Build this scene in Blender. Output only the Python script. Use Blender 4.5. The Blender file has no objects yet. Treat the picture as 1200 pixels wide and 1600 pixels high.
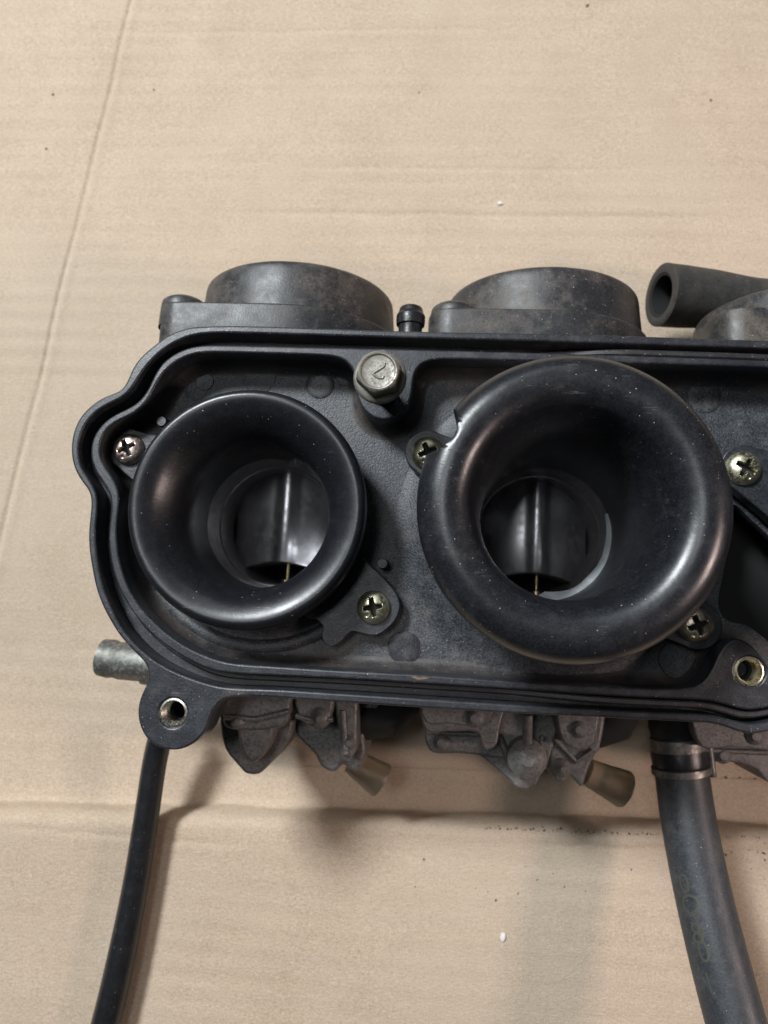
import bpy, bmesh, math, random
from mathutils import Vector, Matrix, noise
random.seed(7)
S = 0.001                      # everything below is written in millimetres
H = 275.0                      # camera height above the cardboard
SC = bpy.context.scene
COL = SC.collection
R = math.radians

# ------------------------------------------------------------------ camera
F = 1150.0; NAD = (685.0, 941.0); PHI = R(-2.95)
d = Vector((NAD[0]-600, -(NAD[1]-800), -F)).normalized()
wz = -d
xx = (Vector((1, 0, 0)) - wz*wz[0]).normalized(); yy = wz.cross(xx)
wx = math.cos(PHI)*xx + math.sin(PHI)*yy; wy = wz.cross(wx)
C2W = Matrix((wx, wy, wz))
cam = bpy.data.cameras.new('camera'); camo = bpy.data.objects.new('camera', cam); COL.objects.link(camo)
cam.sensor_fit = 'VERTICAL'; cam.sensor_height = 36; cam.lens = F/1600*36
cam.clip_start = 0.005; cam.clip_end = 20
camo.matrix_world = Matrix.Translation((0, 0, H*S)) @ C2W.to_4x4()
cam.dof.use_dof = True; cam.dof.focus_distance = 0.184; cam.dof.aperture_fstop = 17.0
SC.camera = camo

def at(px, py, Z):
    """photo pixel -> (x, y) mm on the horizontal plane Z mm below the camera"""
    w = C2W @ Vector((px-600, -(py-800), -F))
    k = Z/-w.z
    return (w.x*k, w.y*k)

# ------------------------------------------------------------------ light
W = bpy.data.worlds.new('World'); SC.world = W; W.use_nodes = True
W.node_tree.nodes['Background'].inputs[0].default_value = (0.92, 0.96, 1.0, 1)
W.node_tree.nodes['Background'].inputs[1].default_value = 0.024

def area(name, az, el, dist, size, power, col, size_y=None):
    l = bpy.data.lights.new(name, 'AREA'); l.energy = power; l.color = col; l.size = size
    if size_y: l.shape = 'RECTANGLE'; l.size_y = size_y
    o = bpy.data.objects.new(name, l); COL.objects.link(o)
    a, e = R(az), R(el)
    v = Vector((math.cos(a)*math.cos(e), math.sin(a)*math.cos(e), math.sin(e)))
    o.location = v*dist + Vector((0, 0, 0.05))
    o.rotation_euler = (-v).to_track_quat('-Z', 'Y').to_euler()
    return o
area('window_light', 132, 47, 1.6, 0.30, 38.0, (0.91, 0.965, 1.0), 0.26)
area('warm_lamp', -6, 34, 0.50, 0.052, 1.0, (1.0, 0.78, 0.71))
area('overhead_fill_light', 140, 76, 1.3, 0.34, 2.6, (0.95, 0.98, 1.0), 0.20)  # added soft overhead light, fills the north edge of the tray
area('far_window_light', 92, 36, 1.2, 0.45, 0.7, (0.88, 0.95, 1.0), 0.25)
SC.view_settings.view_transform = 'Standard'; SC.view_settings.look = 'None'
SC.view_settings.exposure = 0; SC.view_settings.gamma = 1

# ------------------------------------------------------------------ materials
class NT:
    def __init__(s, name):
        s.m = bpy.data.materials.new(name); s.m.use_nodes = True
        s.t = s.m.node_tree; s.b = s.t.nodes['Principled BSDF']
        s.tc = s.t.nodes.new('ShaderNodeTexCoord').outputs['Object']
    def n(s, kind, **kw):
        nd = s.t.nodes.new(kind)
        for k, v in kw.items(): setattr(nd, k, v)
        return nd
    def link(s, a, b): s.t.links.new(a, b)
    def noise(s, scale, detail=4, rough=0.55, vec=None, dist=0):
        nd = s.n('ShaderNodeTexNoise'); nd.inputs['Scale'].default_value = scale
        nd.inputs['Detail'].default_value = detail; nd.inputs['Roughness'].default_value = rough
        nd.inputs['Distortion'].default_value = dist
        s.link(vec or s.tc, nd.inputs['Vector']); return nd.outputs['Fac']
    def ramp(s, fac, a, b, c0=(0, 0, 0, 1), c1=(1, 1, 1, 1)):
        nd = s.n('ShaderNodeValToRGB'); e = nd.color_ramp.elements
        e[0].position = a; e[1].position = b; e[0].color = c0; e[1].color = c1
        s.link(fac, nd.inputs[0]); return nd.outputs[0]
    def mix(s, fac, a, b):
        nd = s.n('ShaderNodeMix', data_type='RGBA')
        for v, i in ((fac, 0), (a, 6), (b, 7)):
            if hasattr(v, 'is_linked'): s.link(v, nd.inputs[i])
            elif i == 0: nd.inputs[0].default_value = v
            else: nd.inputs[i].default_value = (*v, 1) if len(v) == 3 else v
        return nd.outputs[2]
    def math(s, op, a, b=0.0):
        nd = s.n('ShaderNodeMath', operation=op)
        for i, v in enumerate((a, b)):
            if hasattr(v, 'is_linked'): s.link(v, nd.inputs[i])
            else: nd.inputs[i].default_value = v
        return nd.outputs[0]
    def mapr(s, fac, lo, hi, a=0.0, b=1.0):
        nd = s.n('ShaderNodeMapRange'); s.link(fac, nd.inputs[0])
        for i, v in ((1, a), (2, b), (3, lo), (4, hi)): nd.inputs[i].default_value = v
        return nd.outputs[0]
    def scalev(s, v):
        nd = s.n('ShaderNodeMapping'); nd.inputs['Scale'].default_value = v
        s.link(s.tc, nd.inputs['Vector']); return nd.outputs[0]
    def specks(s, scale, size, share):
        nd = s.n('ShaderNodeTexVoronoi'); nd.inputs['Scale'].default_value = scale
        s.link(s.tc, nd.inputs['Vector'])
        sp = s.n('ShaderNodeSeparateColor'); s.link(nd.outputs['Color'], sp.inputs[0])
        rad = s.math('MULTIPLY', sp.outputs[1], size)
        on = s.math('LESS_THAN', nd.outputs['Distance'], rad)
        return s.math('MULTIPLY', on, s.math('LESS_THAN', sp.outputs[0], share))
    def bump(s, *hs):
        prev = None
        for h, dist in hs:
            b = s.n('ShaderNodeBump'); b.inputs['Strength'].default_value = 1; b.inputs['Distance'].default_value = dist
            s.link(h, b.inputs['Height'])
            if prev: s.link(prev, b.inputs['Normal'])
            prev = b.outputs[0]
        s.link(prev, s.b.inputs['Normal'])
    def set(s, **kw):
        for k, v in kw.items():
            i = s.b.inputs[k.replace('_', ' ')]
            if hasattr(v, 'is_linked'): s.link(v, i)
            elif isinstance(v, tuple) and len(v) == 3: i.default_value = (*v, 1)
            else: i.default_value = v

def plastic(name, base=(0.014, 0.0152, 0.0185), scuff=(0.048, 0.051, 0.060), r0=0.30, r1=0.50, dust=(0.20, 0.16, 0.12),
            dust_lo=0.62, dust_hi=0.9, dust_max=0.5, speck=0.22, grain=0.00006, scr=0.0, spec=0.5, fcol=0.22, sc_hi=0.8):
    s = NT(name)
    big = s.noise(55, 5, 0.6); mid = s.noise(240, 5, 0.65); fine = s.noise(1900, 3, 0.6)
    col = s.mix(s.mapr(mid, 0, 0.55, 0.45, sc_hi), base, scuff)
    col = s.mix(s.math('MULTIPLY', s.mapr(fine, 0, 1, 0.42, 0.68), fcol), col, tuple(min(.3, q*1.9) for q in scuff))
    col = s.mix(s.math('MULTIPLY', s.mapr(fine, 1, 0, 0.30, 0.46), fcol), col, tuple(q*.4 for q in base))
    # faint scratches: stretched noise crossed with patchiness
    v1 = s.scalev((90, 2600, 600)); sc = s.noise(1, 2, 0.5, v1, 1.2)
    scratch = s.math('MULTIPLY', s.mapr(sc, 0, 1, 0.66, 0.74), s.mapr(mid, 0, 1, 0.5, 0.65))
    col = s.mix(s.math('MULTIPLY', scratch, 0.25+scr), col, (0.16, 0.165, 0.175))
    df = s.math('MULTIPLY', s.ramp(s.math('ADD', s.math('MULTIPLY', big, 0.6), s.math('MULTIPLY', mid, 0.4)), dust_lo, dust_hi), dust_max)
    df = s.math('MULTIPLY', df, s.mapr(fine, 0.4, 1.3, 0.3, 0.7))
    col = s.mix(df, col, dust)
    sp = s.math('MAXIMUM', s.specks(560, 0.10, speck*.8), s.specks(1250, 0.15, min(1, speck*2.2)))
    col = s.mix(sp, col, (0.42, 0.40, 0.36))
    rough = s.math('ADD', s.mapr(s.noise(120, 5, 0.7), r0, r1, 0.25, 0.75), s.math('MULTIPLY', s.math('MAXIMUM', sp, df), 0.35))
    s.set(Base_Color=col, Roughness=rough, Specular_IOR_Level=spec)
    s.bump((mid, 0.00006), (fine, grain), (scratch, -0.00002*(1+4*scr)), (sp, 0.00008))
    return s.m

def metal(name, base, alt, r0=0.25, r1=0.5, dirt=(0.05, 0.04, 0.03), dirt_amt=0.5, metallic=1.0, sc=350, bump=0.00005):
    s = NT(name)
    a = s.noise(sc, 5, 0.6); b = s.noise(sc*3.3, 4, 0.6)
    col = s.mix(s.mapr(a, 0, 1, 0.35, 0.65), base, alt)
    dm = s.math('MULTIPLY', s.mapr(b, 0, 1, 0.48, 0.72), dirt_amt)
    col = s.mix(dm, col, dirt)
    s.set(Base_Color=col, Metallic=s.math('SUBTRACT', metallic, s.math('MULTIPLY', dm, metallic*0.8)), Roughness=s.math('ADD', s.mapr(a, r0, r1, 0.3, 0.7), s.math('MULTIPLY', dm, 0.35)))
    s.bump((a, bump), (b, bump*0.5))
    return s.m

def cardboard(name, flute=7.6):
    s = NT(name)
    sep = s.n('ShaderNodeSeparateXYZ'); s.link(s.tc, sep.inputs[0])
    fib = s.noise(1, 4, 0.6, s.scalev((420, 1500, 800)))
    mott = s.noise(38, 5, 0.6); pulp = s.noise(1, 5, 0.7, s.scalev((800, 1100, 900))); lines = s.noise(1, 3, 0.6, s.scalev((9, 240, 60)))
    col = s.mix(s.mapr(mott, 0, 1, 0.3, 0.7), (0.450, 0.350, 0.264), (0.514, 0.407, 0.313))
    col = s.mix(s.math('MULTIPLY', s.mapr(lines, 0, 1, 0.42, 0.7), 0.14), col, (0.385, 0.285, 0.18))
    wv = s.n('ShaderNodeTexWave', wave_type='BANDS', bands_direction='Y', wave_profile='SIN')
    wv.inputs['Scale'].default_value = 2*math.pi/(flute*S)/20.0
    wv.inputs['Distortion'].default_value = 0.35; wv.inputs['Detail'].default_value = 2; wv.inputs['Detail Scale'].default_value = 0.4
    s.link(s.tc, wv.inputs['Vector'])
    col = s.mix(s.math('MULTIPLY', s.math('MULTIPLY', wv.outputs['Fac'], s.mapr(mott, 0.3, 1, 0.35, 0.65)), 0.10), col, (0.36, 0.265, 0.165))
    col = s.mix(s.math('MULTIPLY', s.mapr(fib, 0, 1, 0.5, 0.75), 0.50), col, (0.60, 0.49, 0.36))
    col = s.mix(s.math('MULTIPLY', s.mapr(pulp, 0, 1, 0.50, 0.76), 0.55), col, (0.30, 0.215, 0.135))
    gr = s.noise(2100, 2, 0.5); col = s.mix(s.math('MULTIPLY', s.mapr(gr, 0, 1, 0.5, 0.8), 0.6), col, (0.27, 0.19, 0.12))
    col = s.mix(s.math('MULTIPLY', s.mapr(gr, 1, 0, 0.25, 0.45), 0.6), col, (0.66, 0.56, 0.43))
    sp = s.specks(230, 0.07, 0.10); col = s.mix(s.math('MULTIPLY', sp, 0.6), col, (0.10, 0.07, 0.05))
    st = s.mapr(s.noise(16, 3, 0.5), 0, 1, 0.62, 0.8); col = s.mix(s.math('MULTIPLY', st, 0.3), col, (0.34, 0.24, 0.16))
    big = s.noise(7, 4, 0.6); col = s.mix(s.math('MULTIPLY', s.mapr(big, 0, 1, 0.45, 0.75), 0.5), col, (0.50, 0.42, 0.325))
    oil = s.math('MULTIPLY', s.mapr(s.noise(30, 6, 0.7), 0, 1, 0.60, 0.78), s.mapr(big, 1, 0, 0.35, 0.55)); col = s.mix(s.math('MULTIPLY', oil, 0.35), col, (0.27, 0.195, 0.135))
    s.set(Base_Color=col, Roughness=0.82, Specular_IOR_Level=0.25)
    s.bump((mott, 0.0004), (pulp, 0.00018), (fib, 0.00012), (gr, 0.00010))
    return s.m

M = {}
M['plate'] = plastic('black_moulded_plastic', dust_lo=0.55, dust_hi=0.85, dust_max=0.35, scr=0.1)
M['floor'] = plastic('scuffed_tray_plastic', fcol=0.42, sc_hi=0.72, base=(0.0195, 0.0215, 0.0250), scuff=(0.066, 0.072, 0.082), r0=0.34, r1=0.55, scr=0.35, dust_lo=0.5, dust_hi=0.8, dust_max=0.4, grain=0.00016)
M['fillet'] = plastic('dusty_tray_edge', dust=(0.085, 0.067, 0.053), dust_lo=0.35, dust_hi=0.65, dust_max=0.65)
M['stack'] = plastic('satin_black_trumpet', base=(0.0065, 0.0070, 0.0090), scuff=(0.014, 0.015, 0.0185), r0=0.29, r1=0.39, dust_lo=0.7, dust_hi=0.95, dust_max=0.25, speck=0.07, grain=0.000006)
M['tall'] = plastic('worn_black_trumpet', base=(0.0080, 0.0086, 0.0108), scuff=(0.026, 0.028, 0.033), r0=0.27, r1=0.40, dust=(0.17, 0.14, 0.10), dust_lo=0.6, dust_hi=0.85, dust_max=0.45, speck=0.10, grain=0.00001, scr=0.25)
M['cap'] = plastic('dusty_grey_black_cover', base=(0.017, 0.0175, 0.020), scuff=(0.050, 0.049, 0.050), r0=0.34, r1=0.55, dust=(0.17, 0.135, 0.10), dust_lo=0.46, dust_hi=0.70, dust_max=0.6, speck=0.3, grain=0.00006)
M['rubber'] = plastic('black_rubber', base=(0.009, 0.0095, 0.011), scuff=(0.02, 0.02, 0.022), r0=0.28, r1=0.40, dust_max=0.15, speck=0.05)
M['hose'] = plastic('weathered_rubber_hose', base=(0.021, 0.0233, 0.0275), scuff=(0.058, 0.062, 0.070), r0=0.42, r1=0.58, dust=(0.13, 0.125, 0.105), dust_lo=0.5, dust_hi=0.75, dust_max=0.5, speck=0.12, grain=0.00004)
M['oldhose'] = plastic('faded_rubber_hose', base=(0.022, 0.0212, 0.0198), scuff=(0.048, 0.046, 0.043), r0=0.5, r1=0.7, dust=(0.12, 0.10, 0.08), dust_lo=0.4, dust_hi=0.75, dust_max=0.4, speck=0.03)
M['seal'] = plastic('rubber_seal', base=(0.018, 0.017, 0.019), scuff=(0.04, 0.038, 0.04), r0=0.35, r1=0.55, dust_max=0.3, speck=0.3)
M['cast'] = metal('oily_cast_alloy', (0.135, 0.127, 0.122), (0.195, 0.185, 0.178), 0.38, 0.58, (0.040, 0.030, 0.025), 0.8, 0.4, 420, 0.00018)
M['alloy'] = metal('oxidised_alloy_pipe', (0.20, 0.197, 0.18), (0.11, 0.11, 0.097), 0.4, 0.6, (0.42, 0.41, 0.38), 0.5, 0.7, 240, 0.00012)
M['zinc'] = metal('yellow_zinc_screw', (0.78, 0.72, 0.53), (0.68, 0.66, 0.46), 0.26, 0.42, (0.12, 0.09, 0.055), 0.35, 1.0, 500, 0.00004)
M['pink'] = metal('pink_tinged_zinc_screw', (0.74, 0.56, 0.53), (0.76, 0.66, 0.56), 0.26, 0.42, (0.14, 0.08, 0.06), 0.4, 1.0, 500, 0.00004)
M['brass'] = metal('dull_brass_screw', (0.72, 0.60, 0.45), (0.74, 0.65, 0.52), 0.28, 0.45, (0.10, 0.07, 0.045), 0.35, 1.0, 500, 0.00004)
M['bolt'] = metal('dull_grey_bolt_steel', (0.29, 0.275, 0.245), (0.20, 0.19, 0.17), 0.46, 0.62, (0.14, 0.115, 0.085), 0.7, 0.75, 420, 0.00006)
M['insert'] = metal('bright_threaded_insert', (0.62, 0.60, 0.54), (0.45, 0.41, 0.33), 0.22, 0.38, (0.16, 0.11, 0.07), 0.5, 1.0, 600, 0.00004)
M['goldinsert'] = metal('yellow_threaded_insert', (0.60, 0.53, 0.36), (0.62, 0.58, 0.46), 0.22, 0.38, (0.16, 0.11, 0.06), 0.5, 1.0, 600, 0.00004)
M['bore'] = metal('dark_bore', (0.32, 0.31, 0.318), (0.24, 0.23, 0.238), 0.28, 0.42, (0.10, 0.09, 0.085), 0.4, 0.75, 120, 0.00002)
M['slide'] = metal('dark_throttle_slide', (0.46, 0.46, 0.48), (0.36, 0.36, 0.375), 0.27, 0.40, (0.12, 0.12, 0.12), 0.3, 0.9, 120, 0.00002)
M['needle'] = metal('brass_needle', (0.40, 0.33, 0.18), (0.3, 0.24, 0.14), 0.3, 0.4, (0.1, 0.07, 0.04), 0.3)
M['clamp'] = metal('dull_spring_clamp', (0.26, 0.25, 0.23), (0.14, 0.135, 0.125), 0.34, 0.52, (0.05, 0.035, 0.025), 0.8, 0.8, 220, 0.00006)
M['board'] = cardboard('brown_cardboard')

def flat(name, col, rough=0.7, alpha=None, trans=0):
    s = NT(name); s.set(Base_Color=col, Roughness=rough)
    if trans: s.set(Transmission_Weight=trans)
    if alpha is not None: s.set(Alpha=alpha)
    return s
M['black'] = flat('black_hose_and_hole_shade', (0.006, 0.006, 0.006), 0.8).m  # shade painted into recesses and holes; also the plain black link hoses
s = flat('stained_clear_plastic', (0.62, 0.55, 0.43), 0.40, trans=0.9)
s.bump((s.noise(300, 4), 0.0002)); M['clear'] = s.m
s = flat('white_crumb', (0.66, 0.63, 0.58), 0.8); s.bump((s.noise(900, 3), 0.0001)); M['crumb'] = s.m
s = flat('dark_grit', (0.11, 0.082, 0.06), 0.8); M['grit'] = s.m
s = flat('worn_print', (0.055, 0.057, 0.043), 0.55); M['print'] = s.m
s = flat('white_edge_residue', (0.55, 0.60, 0.63), 0.55)
s.set(Base_Color=s.mix(s.mapr(s.noise(260, 5), 0, 1, 0.4, 0.6), (0.60, 0.65, 0.69), (0.82, 0.87, 0.90))); s.bump((s.noise(900, 4), 0.00008)); M['residue'] = s.m
s = flat('rust_stain', (0.16, 0.10, 0.06), 0.7); M['rust'] = s.m

# ------------------------------------------------------------------ mesh helpers (mm in, metres out)
def finish(me, ang=35):
    me.shade_smooth(); me.set_sharp_from_angle(angle=R(ang)); return me

def obj(name, me, mat, parent=None, loc=(0, 0, 0), rot=(0, 0, 0), **props):
    o = bpy.data.objects.new(name, me); COL.objects.link(o)
    o.location = Vector(loc)*S; o.rotation_euler = rot
    if mat is not None:
        for m in (mat if isinstance(mat, (list, tuple)) else [mat]): me.materials.append(m)
    if parent: o.parent = parent
    for k, v in props.items(): o[k] = v
    return o

def thing(name, label, cat, loc=(0, 0, 0), **props):
    o = bpy.data.objects.new(name, None); COL.objects.link(o); o.location = Vector(loc)*S
    o.empty_display_size = 0.01
    o['label'] = label; o['category'] = cat
    for k, v in props.items(): o[k] = v
    return o

def bm_mesh(bm, name, ang=35, scale=True):
    if scale: bmesh.ops.scale(bm, vec=(S, S, S), verts=bm.verts)
    bmesh.ops.recalc_face_normals(bm, faces=bm.faces)
    me = bpy.data.meshes.new(name); bm.to_mesh(me); bm.free()
    return finish(me, ang)

def cr(pts, n=5, closed=True):
    P = [Vector(p) for p in pts]; out = []; L = len(P)
    rng = range(L) if closed else range(L-1)
    for i in rng:
        if closed: a, b, c, e = P[i-1], P[i], P[(i+1) % L], P[(i+2) % L]
        else: a, b, c, e = P[max(i-1, 0)], P[i], P[i+1], P[min(i+2, L-1)]
        for k in range(n):
            t = k/n
            out.append(0.5*((2*b)+(c-a)*t+(2*a-5*b+4*c-e)*t*t+(3*b-a-3*c+e)*t**3))
    if not closed: out.append(P[-1])
    return [tuple(p) for p in out]

def px(pts, Z): return [at(p[0], p[1], Z) for p in pts]
def circ(c, r, n=40): return [(c[0]+r*math.cos(2*math.pi*i/n), c[1]+r*math.sin(2*math.pi*i/n)) for i in range(n)]

def slab_mesh(outer, holes, z0, z1, bev=0.35):
    """flat plate between heights z0 < z1 with rounded edges, from a 2-D filled curve"""
    cu = bpy.data.curves.new('slab', 'CURVE'); cu.dimensions = '2D'; cu.fill_mode = 'BOTH'
    for loop in [outer]+list(holes):
        sp = cu.splines.new('POLY'); sp.points.add(len(loop)-1)
        for p, q in zip(sp.points, loop): p.co = (q[0]*S, q[1]*S, 0, 1)
        sp.use_cyclic_u = True
    cu.extrude = max((z1-z0)/2-bev, 0.01)*S; cu.bevel_depth = bev*S; cu.bevel_resolution = 2; cu.offset = -bev*S
    o = bpy.data.objects.new('slab', cu); me = bpy.data.meshes.new_from_object(o)
    bpy.data.objects.remove(o); bpy.data.curves.remove(cu)
    me.transform(Matrix.Translation((0, 0, (z0+z1)/2*S)))
    return me

def add_slab(bm, outer, holes, z0, z1, bev=0.35, mi=0):
    me = slab_mesh(outer, holes, z0, z1, bev); n = len(bm.faces); bm.from_mesh(me); bpy.data.meshes.remove(me)
    bm.faces.ensure_lookup_table()
    for f in bm.faces[n:]: f.material_index = mi

def lathe(bm, prof, segs=64, center=(0, 0, 0), axis='Z', closed=False, mod=None, cap0=False, cap1=False, mi=0):
    """prof: list of (r, h) in metres-scaled mm -> adds a surface of revolution (units mm*S)"""
    rows = []
    for r, h in prof:
        row = []
        for i in range(segs):
            a = 2*math.pi*i/segs
            x, y, z = r*math.cos(a), r*math.sin(a), h
            if mod: x, y, z = mod(x, y, z, a)
            if axis == 'Y': x, y, z = x, z, y
            elif axis == 'X': x, y, z = z, x, y
            row.append(bm.verts.new(((x+center[0])*S, (y+center[1])*S, (z+center[2])*S)))
        rows.append(row)
    m = len(rows); fs = []
    for j in range(m if closed else m-1):
        A, B = rows[j], rows[(j+1) % m]
        for i in range(segs): fs.append(bm.faces.new((A[i], A[(i+1) % segs], B[(i+1) % segs], B[i])))
    if cap0: fs.append(bm.faces.new(rows[0]))
    if cap1: fs.append(bm.faces.new(rows[-1]))
    for f in fs: f.material_index = mi
    return rows

def tube(bm, path, rad, segs=24, caps=True, mi=0):
    """sweep a circle along 3-D points (mm); rad number or list"""
    P = [Vector(p) for p in path]; n = len(P); rows = []
    t0 = (P[1]-P[0]).normalized(); u = t0.orthogonal().normalized()
    for i, p in enumerate(P):
        t = (P[min(i+1, n-1)]-P[max(i-1, 0)]).normalized()
        u = (u-t*u.dot(t)).normalized(); v = t.cross(u)
        r = rad[i] if isinstance(rad, (list, tuple)) else rad
        rows.append([bm.verts.new((p+(u*math.cos(2*math.pi*k/segs)+v*math.sin(2*math.pi*k/segs))*r)*S) for k in range(segs)])
    fs = []
    for A, B in zip(rows, rows[1:]):
        for k in range(segs): fs.append(bm.faces.new((A[k], A[(k+1) % segs], B[(k+1) % segs], B[k])))
    if caps: fs += [bm.faces.new(rows[0]), bm.faces.new(rows[-1])]
    for f in fs: f.material_index = mi
    return rows

def smooth_prof(p, n=4): return cr(p, n, closed=False)
def fin(bm, name, ang=35): return bm_mesh(bm, name, ang, scale=False)
def zz(Z): return H-Z

def offset(loop, dist):
    """move a closed loop along its normals (positive = left of travel)"""
    n = len(loop); out = []
    for i in range(n):
        a, b = Vector(loop[i-2]), Vector(loop[(i+2) % n]); t = (b-a).normalized()
        out.append((loop[i][0]-t.y*dist, loop[i][1]+t.x*dist))
    return out
def orient(loop, ccw=True):
    A = sum(loop[i-1][0]*loop[i][1]-loop[i][0]*loop[i-1][1] for i in range(len(loop)))
    return loop if (A > 0) == ccw else loop[::-1]

# ================================================================== THE CARDBOARD
def smooth(a, b, x):
    t = min(1, max(0, (x-a)/(b-a))); return t*t*(3-2*t)
FL = 13.0                                            # height of the folded-over flap
e0 = at(0, 1252, H-2); e1 = at(600, 1264, H-2); e2 = at(1200, 1286, H-2)
def flap_edge(x):
    if x < e1[0]: t = (x-e0[0])/(e1[0]-e0[0]); return e0[1]+(e1[1]-e0[1])*t
    t = (x-e1[0])/(e2[0]-e1[0]); return e1[1]+(e2[1]-e1[1])*t
c0, c1 = at(205, 0, H), at(8, 815, H)
cd = (Vector(c1)-Vector(c0)).normalized(); cn = Vector((-cd.y, cd.x))
def board_z(x, y):
    z = 0.15*math.sin(2*math.pi*(y+0.4*noise.noise(Vector((x*.008, y*.02, 3))))/7.6)*(0.55+0.6*noise.noise(Vector((x*.02, y*.03, 9))))
    z += 0.9*noise.noise(Vector((x*.013, y*.02, 1)))
    q = (Vector((x, y))-Vector(c0)).dot(cn)+0.8*noise.noise(Vector((x*.03, y*.03, 5)))
    z -= 1.1*math.exp(-(q/0.7)**2); z += 0.30*math.exp(-((q-2.4)/1.9)**2)
    # blunt horizontal buckles in the upper board
    for yb, x0, x1 in ((at(500, 262, H)[1], -60, 60), (at(300, 50, H)[1], -150, 10), (at(700, 335, H)[1], -80, 90)):
        z -= 0.35*math.exp(-((y-yb+0.6*noise.noise(Vector((x*.05, 0, yb))))/1.1)**2)*smooth(x0-20, x0+20, x)*(1-smooth(x1-20, x1+20, x))
    # the pressed strip just above the flap, on the left
    yb = flap_edge(x)+4
    z -= 0.8*math.exp(-((y-yb-2)/2.2)**2)
    return z
def sheet(name, xs, ys, zf):
    vs = [(x*S, y*S, zf(x, y)*S) for y in ys for x in xs]; n = len(xs)
    fs = [(j*n+i, j*n+i+1, (j+1)*n+i+1, (j+1)*n+i) for j in range(len(ys)-1) for i in range(n-1)]
    me = bpy.data.meshes.new(name); me.from_pydata(vs, [], fs); me.shade_smooth(); return me
def lin(a, b, st): n = int(round((b-a)/st)); return [a+(b-a)*i/n for i in range(n+1)]
XS = lin(-320, -206, 6)[:-1]+lin(-206, 125, 0.75)[:-1]+lin(125, 330, 6)
obj('cardboard_sheet', sheet('cardboard_sheet', XS, lin(-125, -20, 0.9)[:-1]+lin(-20, 80, 4)[:-1]+lin(80, 260, 0.7)[:-1]+lin(260, 420, 4), board_z), M['board'], kind='structure')
crz = [(0, 1300), (150, 1303), (270, 1306)]
def flap_mesh():
    xs = lin(-300, 320, 1.6); rows = []
    prof = [(-14, 0.4), (-2.5, 0.6), (-0.6, 0.9), (0.0, 1.6)]
    prof += [(0.15, 3.2), (0.45, 5.0), (1.0, 6.6), (1.9, 7.9), (3.0, 8.6), (4.2, 8.95)] + [(y, 9.0) for y in lin(5.2, 260, 0.8)]
    vs = []
    ycr = at(135, 1303, H-13)[1]
    for (u, z) in prof:
        for x in xs:
            hh = 0.94+0.06*smooth(-120, 40, x)
            y = flap_edge(x)-u*(1 if u > 0 else 1)+ (0.7*noise.noise(Vector((x*.06, z*.2, 2)))+0.35*noise.noise(Vector((x*.25, z*.4, 7))))*(1 if 0 <= u < 20 else 0)
            zt = z*hh*FL/9.0
            if u > 3:
                w = smooth(3, 12, u)
                zt += w*(0.10*math.sin(2*math.pi*y/7.6)*(0.5+0.6*noise.noise(Vector((x*.02, y*.03, 9)))) + 0.8*noise.noise(Vector((x*.016, y*.02, 11))))
                zt -= 0.5*math.exp(-((y-ycr)/0.9)**2)*(1-smooth(-90, -55, x))*w
                zt -= 0.35*math.exp(-((u-6.5-0.6*noise.noise(Vector((x*.1, 0, 4))))/0.7)**2)*smooth(20, 60, x)
            vs.append((x*S, y*S, zt*S))
    n = len(xs)
    fs = [(j*n+i, (j+1)*n+i, (j+1)*n+i+1, j*n+i+1) for j in range(len(prof)-1) for i in range(n-1)]
    me = bpy.data.meshes.new('cardboard_flap'); me.from_pydata(vs, [], fs); me.shade_smooth(); return me
obj('cardboard_flap', flap_mesh(), M['board'], kind='structure')

def chip(bm, x, y, z, r, el=1.0, n=7):
    a0 = random.random()*6.28
    m = Matrix.Translation(Vector((x, y, z))*S) @ Matrix.Rotation(a0, 4, 'Z') @ Matrix.Diagonal((r*S*el, r*S, r*S*0.5, 1))
    q = bmesh.ops.create_icosphere(bm, subdivisions=1, radius=1, matrix=m)
    for v in q['verts']: v.co += Vector((random.uniform(-1, 1), random.uniform(-1, 1), random.uniform(-1, 1)))*r*S*0.25
bm = bmesh.new()
for i in range(150):
    pxx, pyy = random.uniform(640, 1200), random.uniform(1310, 1600)
    if i > 60: pxx, pyy = min(1195, random.gauss(1180, 32)), random.gauss(1430, 60)
    if pyy < 1315: continue
    x, y = at(pxx, pyy, H-FL); chip(bm, x, y, FL-.1, random.choice((.18, .22, .3, .4)), random.uniform(1, 1.8))
for i in range(170):                                   # dirt line along the fold
    pxx = random.uniform(760, 1200); x, y = at(pxx, 1292+(pxx-760)*.014+random.gauss(0, 2.5), H-12); chip(bm, x, flap_edge(x)-random.gauss(2.6, .55), 11.95, random.uniform(.08, .30), random.uniform(1, 1.8))
for p in ((83, 148, .7), (72, 232, .5), (918, 8, .7), (1110, 158, .6), (240, 140, .4), (655, 145, .4)):
    x, y = at(p[0], p[1], H); chip(bm, x, y, board_z(x, y)+.1, p[2])
for i in range(25):
    x, y = at(random.uniform(1110, 1200), random.uniform(1215, 1262), H); chip(bm, x, y, board_z(x, y)+.1, random.uniform(.25, .6))
obj('grit', fin(bm, 'grit'), M['grit'], kind='stuff')
def crumb(label, p, Z, r):
    bm = bmesh.new(); q = bmesh.ops.create_icosphere(bm, subdivisions=2, radius=1)
    for v in bm.verts:
        v.co *= 1+0.35*noise.noise(v.co*1.7+Vector((p[0], 0, 0))); v.co = Vector((v.co.x*r[0], v.co.y*r[1], v.co.z*r[2]))*S
    x, y = at(p[0], p[1], Z); zb = board_z(x, y) if Z > H-1 else H-Z
    o = obj('paper_crumb', fin(bm, 'paper_crumb'), M['crumb'], None, (x, y, zb+r[2]*.5)); o['label'] = label; o['category'] = 'crumb'; return o
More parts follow.
